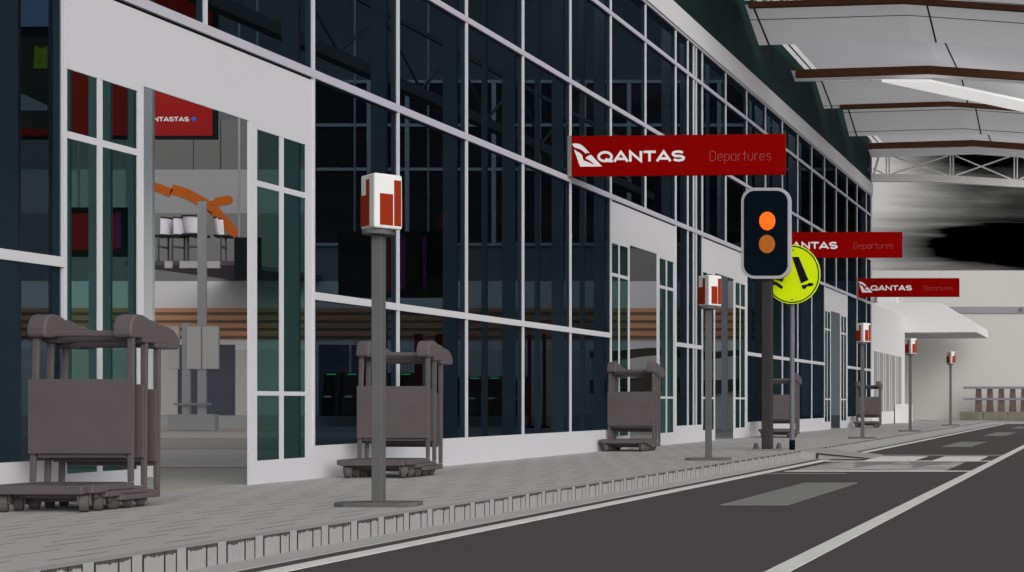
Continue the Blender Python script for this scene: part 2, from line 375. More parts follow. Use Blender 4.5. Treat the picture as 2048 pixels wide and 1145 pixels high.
def stroke(mb, pts, w, to3, th, cap=0):
    """flat ribbon of width w along a polyline, to3(u,v,t) lifts it to 3-D with thickness th"""
    P = [Vector((p[0], p[1])) for p in pts]; n = len(P); closed = (P[0] - P[-1]).length < 1e-6
    if closed: P = P[:-1]; n -= 1
    Lf, Rt = [], []
    for i in range(n):
        a = P[i - 1] if (i > 0 or closed) else None; c = P[(i + 1) % n] if (i < n - 1 or closed) else None
        ds = []
        if a is not None: ds.append((P[i] - a).normalized())
        if c is not None: ds.append((c - P[i]).normalized())
        t = sum(ds, Vector((0, 0))); t = t.normalized() if t.length > 1e-6 else ds[0]
        nn = Vector((-t.y, t.x)); k = nn.dot(Vector((-ds[0].y, ds[0].x))); k = 1 / max(0.45, k)
        Lf.append(P[i] + nn * w / 2 * k); Rt.append(P[i] - nn * w / 2 * k)
    for i in range(n if closed else n - 1):
        j = (i + 1) % n
        q = [Rt[i], Rt[j], Lf[j], Lf[i]]
        mb.hexa([to3(p.x, p.y, 0) for p in q], [to3(p.x, p.y, th) for p in q])
def arc(cx, cy, rx, ry, a0, a1, n=14):
    return [(cx + rx * math.cos(math.radians(a0 + (a1 - a0) * i / n)), cy + ry * math.sin(math.radians(a0 + (a1 - a0) * i / n))) for i in range(n + 1)]

WIDE = {  # bold extended capitals, height 1
    'Q': (1.42, [arc(0.66, 0.5, 0.58, 0.42, 0, 360, 28), [(0.72, 0.30), (0.98, 0.08), (1.34, 0.06)]]),
    'A': (1.38, [[(0.06, 0.0), (0.66, 0.93), (1.26, 0.0)], [(0.32, 0.27), (1.0, 0.27)]]),
    'N': (1.28, [[(0.12, 0.0), (0.12, 0.93), (1.06, 0.07), (1.06, 1.0)]]),
    'T': (1.16, [[(0.02, 0.92), (1.10, 0.92)], [(0.56, 0.92), (0.56, 0.0)]]),
    'S': (1.18, [arc(0.56, 0.70, 0.46, 0.22, 25, 270, 14)[:-1] + arc(0.60, 0.28, 0.46, 0.21, 90, -155, 14)]),
    'I': (0.3, [[(0.1, 0), (0.1, 1)]]),
}
THIN = {
    'D': (0.72, [[(0.06, 0), (0.06, 1), (0.30, 1)] + arc(0.30, 0.74, 0.26, 0.26, 90, 0, 6) + arc(0.30, 0.26, 0.26, 0.26, 0, -90, 6) + [(0.06, 0)]]),
    'e': (0.62, [[(0.06, 0.36), (0.48, 0.36)] + arc(0.27, 0.46, 0.21, 0.22, 0, 180, 8) + arc(0.27, 0.22, 0.21, 0.22, 180, 320, 8)]),
    'p': (0.62, [[(0.06, -0.28), (0.06, 0.68)], arc(0.27, 0.46, 0.21, 0.22, 180, 0, 8) + arc(0.27, 0.22, 0.21, 0.22, 0, -180, 8)]),
    'a': (0.62, [[(0.48, 0.0), (0.48, 0.68)], arc(0.27, 0.46, 0.21, 0.22, 0, 180, 8) + arc(0.27, 0.22, 0.21, 0.22, 180, 360, 8)]),
    'r': (0.46, [[(0.06, 0), (0.06, 0.68)], arc(0.26, 0.46, 0.20, 0.22, 180, 60, 6)]),
    't': (0.46, [[(0.20, 1.0), (0.20, 0.0)], [(0.02, 0.68), (0.40, 0.68)]]),
    'u': (0.62, [[(0.06, 0.68)] + arc(0.27, 0.22, 0.21, 0.22, 180, 360, 8) + [(0.48, 0.68)]]),
    's': (0.58, [arc(0.27, 0.51, 0.19, 0.17, 30, 270, 8)[:-1] + arc(0.27, 0.17, 0.19, 0.17, 90, -150, 8)]),
}
def letters(mb, text, font, u0, u1, v0, h, w, to3, th):
    tot = sum(font[c][0] for c in text); k = (u1 - u0) / tot; u = u0
    for c in text:
        adv, strokes = font[c]
        for q, st in enumerate(strokes): stroke(mb, [(u + p[0] * k, v0 + p[1] * h) for p in st], w, to3, th + 0.0007 * q)
        u += adv * k

# ------------------------------------------------------------------ the ground
RZ = -0.10
struct(MB().poly([(-400, -60, -0.16), (400, -60, -0.16), (400, 600, -0.16), (-400, 600, -0.16)]).build('ground', 'ground'))
struct(MB().box(-3.62, 7.0, -8, 42.0, -0.15, RZ).build('road', 'road'))
struct(MB().box(FX - 0.1, -3.90, -8, 44.2, -0.14, 0.0).build('pavement', 'paver'))
struct(MB().box(-3.90, 14, 42.1, 44.2, -0.14, 0.0).build('pavement', 'paver'))
RY0, RY1 = 16.02, 17.15
kb = MB()
for a, b in ((-8, RY0), (RY1, 42.1)): kb.box(-3.90, -3.82, a, b, -0.13, 0.001)
kb.box(-3.82, 14, 42.0, 42.1, -0.13, 0.001)
struct(kb.build('kerb', 'kerb'))
struct(MB().box(-3.82, -3.615, -8, 42.0, -0.14, RZ + 0.005).build('gutter', 'gutter'))
rp = MB().prism([(-3.90, -0.12), (-2.98, -0.12), (-2.98, RZ + 0.006), (-3.80, -0.004), (-3.90, 0.0)], 1, RY0, RY1)
struct(rp.build('kerb_ramp', 'ramp'))
struct(MB().prism([(-3.63, -0.095), (-3.61, -0.095), (-3.60, -0.042), (-2.99, RZ + 0.004), (-2.96, RZ + 0.010), (-3.60, -0.026), (-3.63, -0.026)], 1, RY0 - 0.012, RY0 - 0.002).build('ramp_edging', 'seam'))
def sheet(x0, x1, y0, y1, name, m, lift=0.004): return struct(MB().box(x0, x1, y0, y1, RZ - 0.01, RZ + lift).build(name, m))
sheet(-3.505, -3.40, -8, 15.75, 'edge_line', 'paint'); sheet(-3.505, -3.40, 17.2, 41.8, 'edge_line', 'paint')
sheet(-1.425, -1.325, -8, 41.8, 'centre_line', 'paint')
for (a, b) in ((8.835, 11.27), (20.4, 22.9), (27.2, 30.2), (34.5, 37.4)): sheet(-2.655, -2.195, a, b, 'lane_dash', 'faded')
sheet(-2.955, -2.36, 15.56, 16.75, 'crossing_bar', 'paint'); sheet(-2.14, -1.585, 15.56, 16.75, 'crossing_bar', 'paint')
sheet(-3.35, -1.43, 16.95, 17.25, 'crossing_strip', 'faded')
sheet(-3.38, -1.43, 15.40, 15.50, 'crossing_line', 'paint')
sheet(-3.25, -1.70, 13.28, 15.22, 'ramp_marking', 'teeth')
sheet(-3.30, -1.43, 13.14, 13.23, 'stop_line', 'paint'); sheet(-3.36, -2.6, 12.70, 12.78, 'stop_line', 'faded')

# sky backdrop: a curved wall of cloud far beyond everything
sk = MB(); Rr = 120; n = 48
for i in range(n):
    a0, a1 = math.radians(20 + 140 * i / n), math.radians(20 + 140 * (i + 1) / n)
    sk.poly([(Rr * math.cos(a0), Rr * math.sin(a0), -1), (Rr * math.cos(a1), Rr * math.sin(a1), -1), (Rr * math.cos(a1), Rr * math.sin(a1), 55), (Rr * math.cos(a0), Rr * math.sin(a0), 55)])
sko = struct(sk.build('sky', 'sky'))

# ------------------------------------------------------------------ terminal building
def FY(k): return 10.175 + 1.2114 * k
def tz(t): return HC - FX * t
ZL, ZM, ZT, Z3, ZF0, ZF1 = tz(.1335), tz(.4113), tz(.593), tz(.777), tz(.861), tz(.912)
ZP = tz(-.0545); ZC = 7.75
YE = FY(19.52)
TB = empty('terminal_building', (FX, 20, 0), 'long airport terminal with dark blue glass curtain wall and white doorways along the pavement', 'building')
KS = list(range(-5, 20)); XTRA = [7.44, 7.66, 7.76]
BAYS = [(-2, 0), (5, 7), (8, 10), (15, 17)]
def in_bay(k): return any(a <= k < b for a, b in BAYS)
E = 0.014
# glass panes, one per frame opening
ups = [(ZM, ZT), (ZT, Z3), (Z3, ZF0)]
for k in range(-3, 20):
    y0, y1 = FY(k), min(FY(k + 1), YE)
    for (a, b) in ups:
        if y0 < 16.25 * (b - HC and 1) and (2600 * (a - HC) / y1 > 830): continue      # above the frame, covered below
        MB().box(FX - 0.012, FX - 0.004, y0, y1, a, b).build('window_pane', 'glass', TB)
    if not in_bay(k):
        MB().box(FX - 0.012, FX - 0.004, y0, y1, ZP, ZL).build('window_pane', 'glass', TB)
        MB().box(FX - 0.012, FX - 0.004, y0, y1, ZL, ZM).build('window_pane', 'glass', TB)
# one big pane for what lies outside the photo
MB().box(FX - 0.012, FX - 0.004, FY(-5), FY(-3), ZP, ZF0).build('window_pane', 'glass', TB)
def beyond(k, a, b): return 2600 * (a - HC) / min(FY(k + 1), YE) > 830
for k in range(-3, 20):
    zs = [a for a, b in ups if beyond(k, a, b)]
    if zs: MB().box(FX - 0.012, FX - 0.004, FY(k), FY(k + 1), min(zs), ZF0).build('window_pane', 'glass', TB)
for k in KS + XTRA:
    y = FY(k); w = 0.022
    low = ZP
    for a, b in BAYS:
        if a < k < b: low = ZM
    MB().box(FX - 0.05, FX + E, y - w / 2, y + w / 2, low, ZF0).build('mullion', 'white', TB)
MB().box(FX - 0.25, FX + 0.02, YE, YE + 0.09, 0, ZF1 - 0.005).build('corner_post', 'white', TB)
for z, h, nm in ((ZM, 0.064, 'alu'), (ZT, 0.055, 'alu'), (Z3, 0.055, 'alu')):
    MB().box(FX - 0.06, FX + E + 0.004, FY(-5), YE, z - h / 2, z + h / 2).build('transom', nm, TB)
segs = [(-5, -2), (0, 5), (7, 8), (10, 15), (17, 19.52)]
for a, b in segs:
    MB().box(FX - 0.06, FX + 0.004, FY(a), FY(b), 0, ZP).build('plinth', 'white', TB)
    MB().box(FX - 0.06, FX + E + 0.003, FY(a), FY(b), ZL - 0.03, ZL + 0.03).build('transom', 'white', TB)
MB().box(FX - 0.06, FX + E + 0.010, FY(-5), YE, ZF0 - 0.035, ZF0).build('transom', 'alu', TB)
MB().box(FX - 0.20, FX + 0.045, FY(-5), YE + 0.1, ZF0, ZF1).build('fascia', 'fascia', TB, bevel=0.006)
for i in range(12):
    a, b = 5 + i * 2.4, 5 + (i + 1) * 2.4 - 0.012
    MB().box(FX - 0.12, FX - 0.06, a, min(b, YE), ZF1, ZC).build('spandrel_panel', 'spandrel', TB)
MB().box(FX - 0.35, FX - 0.13, 5, YE, ZF1, ZC - 0.05).build('parapet_core', 'gap', TB)
# doorway bays
def uY(k, u): return FY(k + u)
for (k0, k1) in BAYS:
    X0, X1 = FX - 0.008, FX + 0.006
    ds = MB()
    zg, zo, zt, zl2, zb = tz(.3195), tz(.3265), tz(.2565), tz(.0105), tz(-.0685)
    ys = [uY(k0, u) for u in (0, .020, .487, .528, 1.375, 1.448, 1.925, 2)]
    ztop = ZM - 0.055
    ds.box(X0, X1, ys[0], ys[7], zo, ztop)                                    # header
    ds.box(X0, X1, ys[0], ys[3], zg, zo - 0.0) if zg < zo else None
    ds.box(X0, X1, ys[4], ys[7], zg, zo)
    for a, b in ((0, 1), (2, 3), (4, 5), (6, 7)): ds.box(X0, X1, ys[a], ys[b], 0, zg)
    for a, b in ((1, 2), (5, 6)): ds.box(X0, X1, ys[a], ys[b], 0, zb)
    dso = ds.build('door_surround', 'white', TB)
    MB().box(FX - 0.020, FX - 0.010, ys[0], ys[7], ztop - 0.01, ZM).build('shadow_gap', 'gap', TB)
    for (a, b, m0, m1) in ((1, 2, .215, .247), (5, 6, 1.664, 1.703)):
        MB().box(FX - 0.009, FX - 0.003, ys[a], ys[b], zb, zg).build('side_light', 'doorglass', dso)
        MB().box(FX - 0.002, FX + 0.005, uY(k0, m0), uY(k0, m1), zb, zg).build('glazing_bar', 'white', dso)
        MB().box(FX - 0.002, FX + 0.004, ys[a], ys[b], zt - 0.021, zt + 0.021).build('glazing_bar', 'white', dso)
        MB().box(FX - 0.002, FX + 0.004, ys[a], ys[b], zl2 - 0.016, zl2 + 0.016).build('glazing_bar', 'white', dso)

# the hall behind the glass
YW = 34.0; s34 = YW / F
HX0 = -34
struct(MB().box(HX0, FX - 0.1, -6, YW, -0.13, -0.004).build('hall_floor', 'hallfloor'))
def wallz(y): return PZ(y, YW)
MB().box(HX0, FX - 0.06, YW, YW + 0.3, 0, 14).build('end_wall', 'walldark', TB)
def wp(x0, x1, z0, z1, m, name='wall_panel', d=0.03, p=None): return MB().box(x0, x1, YW - d, YW, z0, z1).build(name, m, p or TB)
xr = FX - 0.07; xm = PX(622, YW)
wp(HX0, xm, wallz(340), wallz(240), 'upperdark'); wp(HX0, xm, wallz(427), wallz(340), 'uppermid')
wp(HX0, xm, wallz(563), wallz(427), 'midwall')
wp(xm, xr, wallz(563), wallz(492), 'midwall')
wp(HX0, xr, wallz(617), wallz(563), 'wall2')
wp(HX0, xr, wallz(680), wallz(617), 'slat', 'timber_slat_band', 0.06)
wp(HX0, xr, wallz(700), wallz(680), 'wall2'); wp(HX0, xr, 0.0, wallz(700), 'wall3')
wp(PX(388, YW), PX(389.5, YW), wallz(340), wallz(240), 'seam', 'panel_joint', 0.034); wp(PX(442, YW), PX(444, YW), wallz(340), wallz(240), 'seam', 'panel_joint', 0.034)
MB().box(HX0, xr, YW - 1.6, YW, 0, 0.26).build('dais_step', 'wall1', TB)
wp(xm, xr, wallz(490), wallz(165), 'hallglassdark', 'dark_clerestory_window', 0.04)
fr = MB()
for y in (165, 252, 340, 490): fr.box(xm, xr, YW - 0.09, YW - 0.045, wallz(y) - 0.04, wallz(y) + 0.04)
for x in (630, 741, 817, 905, 990, 1080, 1170, 1260, 1350, 1440): fr.box(PX(x, YW) - 0.05, PX(x, YW) + 0.05, YW - 0.085, YW - 0.048, wallz(490), wallz(165))
fr.build('clerestory_frame', 'hallframe', TB)
for x0, x1 in ((358, 402), (404, 472), (640, 700), (705, 735)):
    wp(PX(x0, YW), PX(x1, YW), 0.26, wallz(690), 'doorcharcoal', 'hall_door', 0.05)
# mural on the end wall
mu = MB()
def mur(x, y): return (PX(x, YW), wallz(y))
to3m = lambda u, v, t: (u, YW - 0.033 - t, v)
def murs(pts, w): stroke(mu, [mur(*p) for p in pts], w * s34, to3m, 0.012)
murs([(296, 372), (320, 377), (345, 387)], 17)
murs([(345, 379), (375, 388), (405, 404), (430, 420), (452, 446), (470, 466)], 20)
murs([(418, 424), (438, 404), (458, 401)], 17)
for p, r in (((470, 466), 10), ((459, 401), 8.5), ((428, 414), 12)):
    c = mur(*p); mu.prism([(c[0] + r * s34 * math.cos(t * math.pi / 12), c[1] + r * s34 * math.sin(t * math.pi / 12)) for t in range(24)], 1, YW - 0.0455, YW - 0.034)
mu.build('wall_mural', 'orange', TB)
# balcony slab carrying a row of seats
YB = 30.4
MB().box(PX(250, YB), PX(462, YB), YB, YW - 0.08, PZ(531, YB), PZ(522, YB)).build('balcony', 'doorcharcoal', TB)
for a, b in ((332, 346), (362, 402), (410, 441)):
    MB().box(PX(a, YB), PX(b, YB), YB - 0.05, YB - 0.005, PZ(537, YB), PZ(523, YB)).build('light_panel', 'standpanel', TB)
# inner posts, trusses and rafters of the hall
def ipost(xa, xb, Y, z1=11.0, m='hallframe', z0=0.0):
    MB().box(PX(xa, Y), PX(xb, Y), Y, Y + 0.025, z0, z1).build('inner_post', m, TB)
XI = -8.0
def shows_door(Y): return any(lo < -XI * F / Y < hi for lo, hi in ((896, 990), (742, 806)))
for i in range(-1, 14):
    for Y, hw in ((14.2 + 1.53 * i, 0.085), (14.2 + 1.53 * i + 0.86, 0.035)):
        if (hw < 0.05 and i < 1) or shows_door(Y): continue
        ipost(VX + (XI - hw) * F / Y, VX + (XI + hw) * F / Y, Y)
ipost(1443, 1455, 26.94, 6.0)
ipost(118, 139, 12.0); ipost(177, 221, 12.0); ipost(256, 268, 12.0)
ipost(-90, 36, 9.4); ipost(97, 118, 9.85); ipost(277, 305, 10.4, 4.2, 'annex')
ipost(20, 40, 20, 11)
for xt, zt0 in ((-12.0, 5.78),):
    t = MB().box(xt - 0.10, xt + 0.10, 13, YW - 0.1, zt0 + 0.08, zt0 + 0.26)
    tr = t.build('hall_beam', 'upperdark', TB)
    d = MB(); d.box(xt - 0.03, xt + 0.03, 13, YW - 0.1, zt0 + 1.22, zt0 + 1.30)
    y = 13.0; up = True
    while y < YW - 1.4:
        d.bar((xt, y, zt0 + (0.26 if up else 1.22)), (xt, y + 1.2, zt0 + (1.22 if up else 0.26)), 0.035); y += 1.2; up = not up
    d.build('roof_truss', 'upperdark', TB)
for i in range(9):
    y = 12 + i * 2.4
    if i in (1, 4): MB().box(-30, FX - 0.4, y, y + 0.16, 8.3, 8.46).build('rafter', 'rust', TB)
for y in (20.0, 22.0, 23.0, 24.0): MB().box(-20, FX - 0.4, y + 0.02, y + 0.10, 9.32, 9.42).build('rafter', 'walldark', TB)
# solid ends of the building
MB().box(HX0, FX - 0.25, YW + 0.3, YW + 0.5, 0, 12).build('gable_wall', 'annex', TB)

# ------------------------------------------------------------------ hall furniture
def screen(xa, xb, ya, yb, Y, label, fill, extra=None, cat='screen'):
    w, h = (xb - xa) / F * Y, (yb - ya) / F * Y
    x0, z0 = PX(xa, Y), PZ(yb, Y)
    r = empty('hanging_screen', (x0 + w / 2, Y, z0), label, cat)
    hs = MB().box(x0, x0 + w, Y, Y + 0.05, z0, z0 + h).build('housing', 'screenframe', r, bevel=0.008)
    rods = [MB().cyl((x0 + w * f, Y + 0.03, z0 + h), (x0 + w * f, Y + 0.03, 9.33), 0.018, n=8).build('hanger', 'hallframe', r) for f in (0.15, 0.85)]
    return r, x0, z0, w, h
r, x0, z0, w, h = screen(14, 433, -10, 279, 20.0, 'large red hanging screen with white lettering and a blue dot', None)
MB().box(PX(100, 20), PX(425, 20), 19.985, 19.998, PZ(272, 20), z0 + h - 0.06).build('picture', 'screenred', r)
MB().box(PX(22, 20), PX(100, 20), 19.986, 19.998, PZ(272, 20), PZ(258, 20)).build('picture', 'screenred', r)
MB().box(PX(22, 20), PX(100, 20), 19.986, 19.998, PZ(258, 20), PZ(76, 20)).build('picture', 'screendark', r)
MB().box(PX(22, 20), PX(100, 20), 19.986, 19.998, PZ(54, 20), z0 + h - 0.06).build('picture', 'screensky', r)
MB().prism([(PX(68, 20), PZ(138, 20)), (PX(97, 20), PZ(138, 20)), (PX(97, 20), PZ(92, 20)), (PX(84, 20), PZ(98, 20)), (PX(72, 20), PZ(92, 20))], 1, 19.980, 19.984).build('picture', mat('screen_vest_picture', (0.20, 0.28, 0.02), 0.6), r)
MB().prism([(PX(36, 20), PZ(222, 20)), (PX(97, 20), PZ(222, 20)), (PX(97, 20), PZ(212, 20)), (PX(50, 20), PZ(190, 20)), (PX(36, 20), PZ(190, 20))], 1, 19.980, 19.984).build('picture', 'screengrey', r)
tx = MB(); letters(tx, 'NTASTAS', WIDE, PX(309, 20), PX(380, 20), PZ(243.5, 20), 8.5 / F * 20, 0.016, lambda u, v, t: (u, 19.984 - t, v), 0.004)
tx.build('lettering', 'signwhite', r)
MB().cyl((PX(389.5, 20), 19.984, PZ(239, 20)), (PX(389.5, 20), 19.978, PZ(239, 20)), 0.035).build('dot', emit('blue_dot', (0.04, 0.10, 0.4), 0.3), r)
def board(xa, xb, ya, yb, Y, label, red, mags):
    r, x0, z0, w, h = screen(xa, xb, ya, yb, Y, label, None)
    if red: MB().box(PX(red[0], Y), PX(red[1], Y), Y - 0.012, Y - 0.001, PZ(yb - 14, Y), PZ(ya + 12, Y)).build('picture', 'screenred', r)
    for a, b in mags: MB().box(PX(a, Y), PX(b, Y), Y - 0.012, Y - 0.001, PZ(yb - 18, Y), PZ(ya + 10, Y)).build('picture', 'screenmag', r)
board(468, 520, 475, 560, 23, 'small black hanging screen seen at the right edge of the nearest open doorway', (500, 516), [])
board(676, 886, 463, 596, 24, 'wide black departure screen behind the glass right of the nearest lamp post', (772, 788), [(795, 811), (846, 853)])
board(134, 272, 415, 514, 22, 'black departure screen with dark red and purple pictures behind the left door glass', (138, 232), [(232, 242)])
# information stand
YI = 27.4
r = empty('information_stand', (PX(385, YI), YI + 0.2, 0), 'grey information stand with two posts and pale panels inside the nearest open doorway', 'stand')
MB().box(PX(335, YI), PX(430, YI), YI, YI + 0.12, 0, PZ(829, YI)).build('base', 'stand', r, bevel=0.01)
MB().box(PX(361, YI), PX(377, YI), YI + 0.04, YI + 0.08, PZ(829, YI), PZ(646, YI)).build('post', 'stand', r)
MB().box(PX(392, YI), PX(409, YI), YI + 0.04, YI + 0.08, PZ(829, YI), PZ(402, YI)).build('post', 'stand', r)
for a, b in ((334, 356), (373, 401), (404, 436)):
    p = MB().box(PX(a, YI), PX(b, YI), YI + 0.01, YI + 0.03, PZ(738, YI), PZ(653, YI)).build('panel', 'standpanel', r)
    MB().box(PX(a, YI) - 0.012, PX(b, YI) + 0.012, YI + 0.031, YI + 0.038, PZ(739, YI), PZ(652, YI)).build('panel_frame', 'bracket', p)
MB().box(PX(348, YI), PX(423, YI), YI - 0.02, YI + 0.0, PZ(811, YI), PZ(806.5, YI)).build('rail', 'bracket', r)
MB().box(PX(380, YI), PX(382, YI), YI - 0.02, YI + 0.0, PZ(829, YI), PZ(811, YI)).build('rail_post', 'bracket', r)
# seats on the balcony
def seat_thing(x, label, rot, Y=30.9):
    z = PZ(522, YB)
    r = empty('balcony_chair', (0, 0, 0), label, 'chair', 'white backed chairs on the balcony')
    MB().box(-.21, .21, -.22, .22, .62, .68).build('seat', 'kiosk', r, bevel=0.015)
    bk = MB(); n = 8
    for i in range(n):
        a0, a1 = -1.0 + 2.0 * i / n, -1.0 + 2.0 * (i + 1) / n
        q = [(0.30 * math.sin(a), -0.30 * math.cos(a) + 0.10) for a in (a0, a1)]
        bk.hexa([(q[0][0] * .82, q[0][1], .70), (q[1][0] * .82, q[1][1], .70), (q[1][0] * .76, q[1][1] + .02, .70), (q[0][0] * .76, q[0][1] + .02, .70)],
                [(q[0][0], q[0][1] - .05, 1.08), (q[1][0], q[1][1] - .05, 1.08), (q[1][0] * .95, q[1][1] - .03, 1.08), (q[0][0] * .95, q[0][1] - .03, 1.08)])
    bk.build('backrest', 'seatwhite', r)
    rm = MB(); stroke(rm, [(0.31 * math.sin(-1 + 2 * i / 10), -0.31 * math.cos(-1 + 2 * i / 10) + 0.05) for i in range(11)], 0.045, lambda u, v, t: (u, v, 1.08 + t), 0.03); rm.build('rim', 'kiosk', r)
    for sx in (-.2, .2):
        MB().box(sx - .02, sx + .02, -.02, .02, 0.0, .62).build('leg', 'doorcharcoal', r)
    MB().box(-.22, .22, -.03, .03, .36, .41).build('stretcher', 'doorcharcoal', r)
    r.location = (PX(x, Y), Y, z); r.rotation_euler = (0, 0, rot); r.scale = (0.96, 0.96, 1) if rot == 0 else (0.72, 0.72, 0.97); return r
for x, l, ro in ((327, 'leftmost chair on the balcony turned sideways to the left', 1.5), (357, 'chair on the balcony between the leftmost one and the middle one', 1.25),
                 (392, 'middle balcony chair showing its whole white back', 0.0), (447, 'rightmost balcony chair turned away below the orange mural', -1.3)):
    seat_thing(x, l, ro)
# self-service kiosks near the end wall
kproto = None
YK = 31.6
for i, (x, l) in enumerate(((664, 'black kiosk with green light bar leftmost behind the glass, left of the nearest lamp post'), (705, 'black kiosk with green light bar second from the left behind the glass'),
                            (765, 'black kiosk behind the luggage trolleys of the second stack, left of centre'), (813, 'black kiosk behind the luggage trolleys of the second stack, right of centre'),
                            (896, 'black kiosk just right of the second trolley stack behind the glass'), (951, 'black kiosk right beside the mullion, fifth bay of glass left part'),
                            (990, 'black kiosk seen between two inner posts left of the dark red banner'), (1040, 'rightmost black kiosk behind the glass, next to the dark red banner'))):
    X = PX(x, YK); hh = 1.28 - (0.1 if i > 3 else 0)
    if kproto is None:
        r = empty('self_service_kiosk', (0, 0, 0), l, 'kiosk', 'black kiosks in a row inside the hall')
        MB().hexa([(-.2, -.15, 0), (.2, -.15, 0), (.2, .2, 0), (-.2, .2, 0)], [(-.2, .0, 1.28), (.2, .0, 1.28), (.2, .2, 1.28), (-.2, .2, 1.28)]).build('body', 'kiosk', r, bevel=0.03)
        MB().box(-.11, .10, -.03, -.012, 1.215, 1.24).build('light_bar', 'green', r)
        MB().box(-.13, .05, -.12, -.085, .55, .60).build('tray', 'chrome', r)
        MB().box(.05, .16, -.11, -.085, .55, .60).build('card_slot', 'redpost', r)
        kproto = r
    else: r = copy_tree(kproto)
    r['label'] = l; r.location = (X, YK, 0.262); r.scale = (1, 1, hh / 1.28 - 0.17)
for x, wd, l in ((836, 15, 'dark red banner left of a pair behind the second trolley stack'), (879, 17, 'dark red banner right of a pair behind the second trolley stack'),
              (1058, 6, 'narrow dark red banner beside the rightmost kiosk'), (1088, 6, 'narrow dark red banner two posts left of the second doorway')):
    Y = 30.2; r = empty('banner_stand', (PX(x, Y), Y, 0), l, 'banner', 'dark red banners inside the hall')
    MB().box(PX(x - wd / 2, Y), PX(x + wd / 2, Y), Y, Y + 0.04, 0.05, PZ(668, Y)).build('banner', 'redpost', r)
    MB().box(PX(x - wd / 2, Y) - 0.03, PX(x + wd / 2, Y) + 0.03, Y - 0.12, Y + 0.16, 0, 0.05).build('base', 'kiosk', r, bevel=0.01)
# curved service desk seen through the second and third doorway
YD = 29.0
r = empty('service_desk', (-10, YD, 0), 'pale service desk with dark olive curved fronts seen through the second open doorway', 'desk')
MB().box(PX(1180, YD), PX(1480, YD), YD + 0.1, YD + 0.8, 0, 0.92).build('body', 'wall3', r)
ol = mat('olive_desk_front', (0.055, 0.055, 0.042), 0.6)
for (x0, x1, ya, yb) in ((1180, 1480, 757, 786), (1180, 1480, 700, 716)):
    pts = [(PX(x0 + (x1 - x0) * i / 12, YD), PZ(yb + 5 * math.sin(i * 0.9), YD)) for i in range(13)] + [(PX(x1 + (x0 - x1) * i / 12, YD), PZ(ya + 4 * math.sin(i * 0.7), YD)) for i in range(13)]
    MB().prism(pts, 1, YD - 0.02, YD + 0.08).build('curved_front', ol, r)
for x in (1185, 1475): MB().box(PX(x, YD) - .03, PX(x, YD) + .03, YD + 0.1, YD + 0.2, 0.92, PZ(700, YD)).build('support', 'wall1', r)

# ------------------------------------------------------------------ canopy over the road
CP = empty('road_canopy', (-4, 28, 0), 'stepped pale grey canopy with rusty brown beams and white end truss over the road', 'canopy')
XL, XK, XR = -6.2, -3.5, -0.7
def crown(x): return 0.03 * (x - XL) if x <= XK else 0.03 * (XK - XL) - 0.07 * (x - XK)
def sheetroof(y0, z0, y1, z1, name, m, th=0.05, xl=XL):
    b = MB(); xs = [xl, XK, XR]
    for i in range(2):
        a, c = xs[i], xs[i + 1]
        b.poly([(a, y0, z0 + crown(a)), (c, y0, z0 + crown(c)), (c, y1, z1 + crown(c)), (a, y1, z1 + crown(a))])
    o = b.build(name, m, CP)
    return o
def seamY(xs0, y0, z0, y1, z1):
    for x in xs0:
        MB().bar((x, y0, z0 + crown(x) - 0.008), (x + 0.05, y1, z1 + crown(x) - 0.008), 0.03, 0.012).build('seam', 'seam', CP)
def seamX(y, z):
    b = MB(); 
    for a, c in ((XL, XK), (XK, XR)): b.bar((a, y, z + crown(a) - 0.004), (c, y, z + crown(c) - 0.004), 0.010, 0.012)
    b.build('seam', 'seam', CP)
def steep(y0, z0, y1, z1, sx=()):
    sheetroof(y0, z0, y1, z1, 'roof_panel', 'roof'); seamY((-6.07, -3.13), y0, z0, y1, z1)
    for f in sx: seamX(y0 + (y1 - y0) * f, z0 + (z1 - z0) * f)
def flat(y0, y1, z): 
    sheetroof(y0, z, y1, z, 'roof_deck', 'roofflat', xl=XL + 0.25)
    MB().poly([(XL, y0, z + 0.001), (XL + 0.25, y0, z + 0.006), (XL + 0.25, y1, z + 0.006), (XL, y1, z + 0.001)]).build('flashing', 'flash', CP)
    for x in (-6.07, -3.13): MB().box(x - .012, x + .012, y0, y1, z + crown(x) - 0.012, z + crown(x) + 0.01).build('seam', 'seam', CP)
def beam(Y, zb, zt, xl):
    b = MB(); d = 0.10
    for a, c in ((xl, XK), (XK, XR)):
        b.hexa([(a, Y, zb + crown(a)), (c, Y, zb + crown(c)), (c, Y + d, zb + crown(c)), (a, Y + d, zb + crown(a))],
               [(a, Y, zt + crown(a)), (c, Y, zt + crown(c)), (c, Y + d, zt + crown(c)), (a, Y + d, zt + crown(a))])
    b.build('beam', 'rust', CP)
flat(18.5, 22.0, 7.40)
steep(22.02, 7.333, 22.9, 6.888, (0.36,))
flat(22.9, 27.3, 7.338)
sheetroof(25.2, 7.03, 25.5, 6.888, 'roof_panel', 'roof')
steep(27.3, 7.329, 28.08, 6.945, (0.9,))
flat(28.08, 30.05, 7.36)
steep(30.06, 7.363, 30.8, 6.90, (0.1, 0.83))
flat(30.8, 34.2, 7.37)
sheetroof(33.2, 7.05, 33.62, 6.93, 'roof_panel', 'roof')
beam(21.85, 7.24, 7.33, -6.1); beam(25.0, 6.85, 6.995, -6.07); beam(28.1 - 0.12, 6.905, 7.02, -5.84); beam(33.0, 7.035, 7.18, -6.14)
MB().hexa([(-4.43, 25.12, 6.79), (-3.50, 25.12, 6.79), (-0.8, 27.43, 6.72), (-0.8, 28.47, 6.72)], [(-4.43, 25.12, 6.84), (-3.50, 25.12, 6.84), (-0.8, 27.43, 6.77), (-0.8, 28.47, 6.77)]).build('glowing_brace', 'brace', CP)  # white plank under the canopy, brightened by added emission
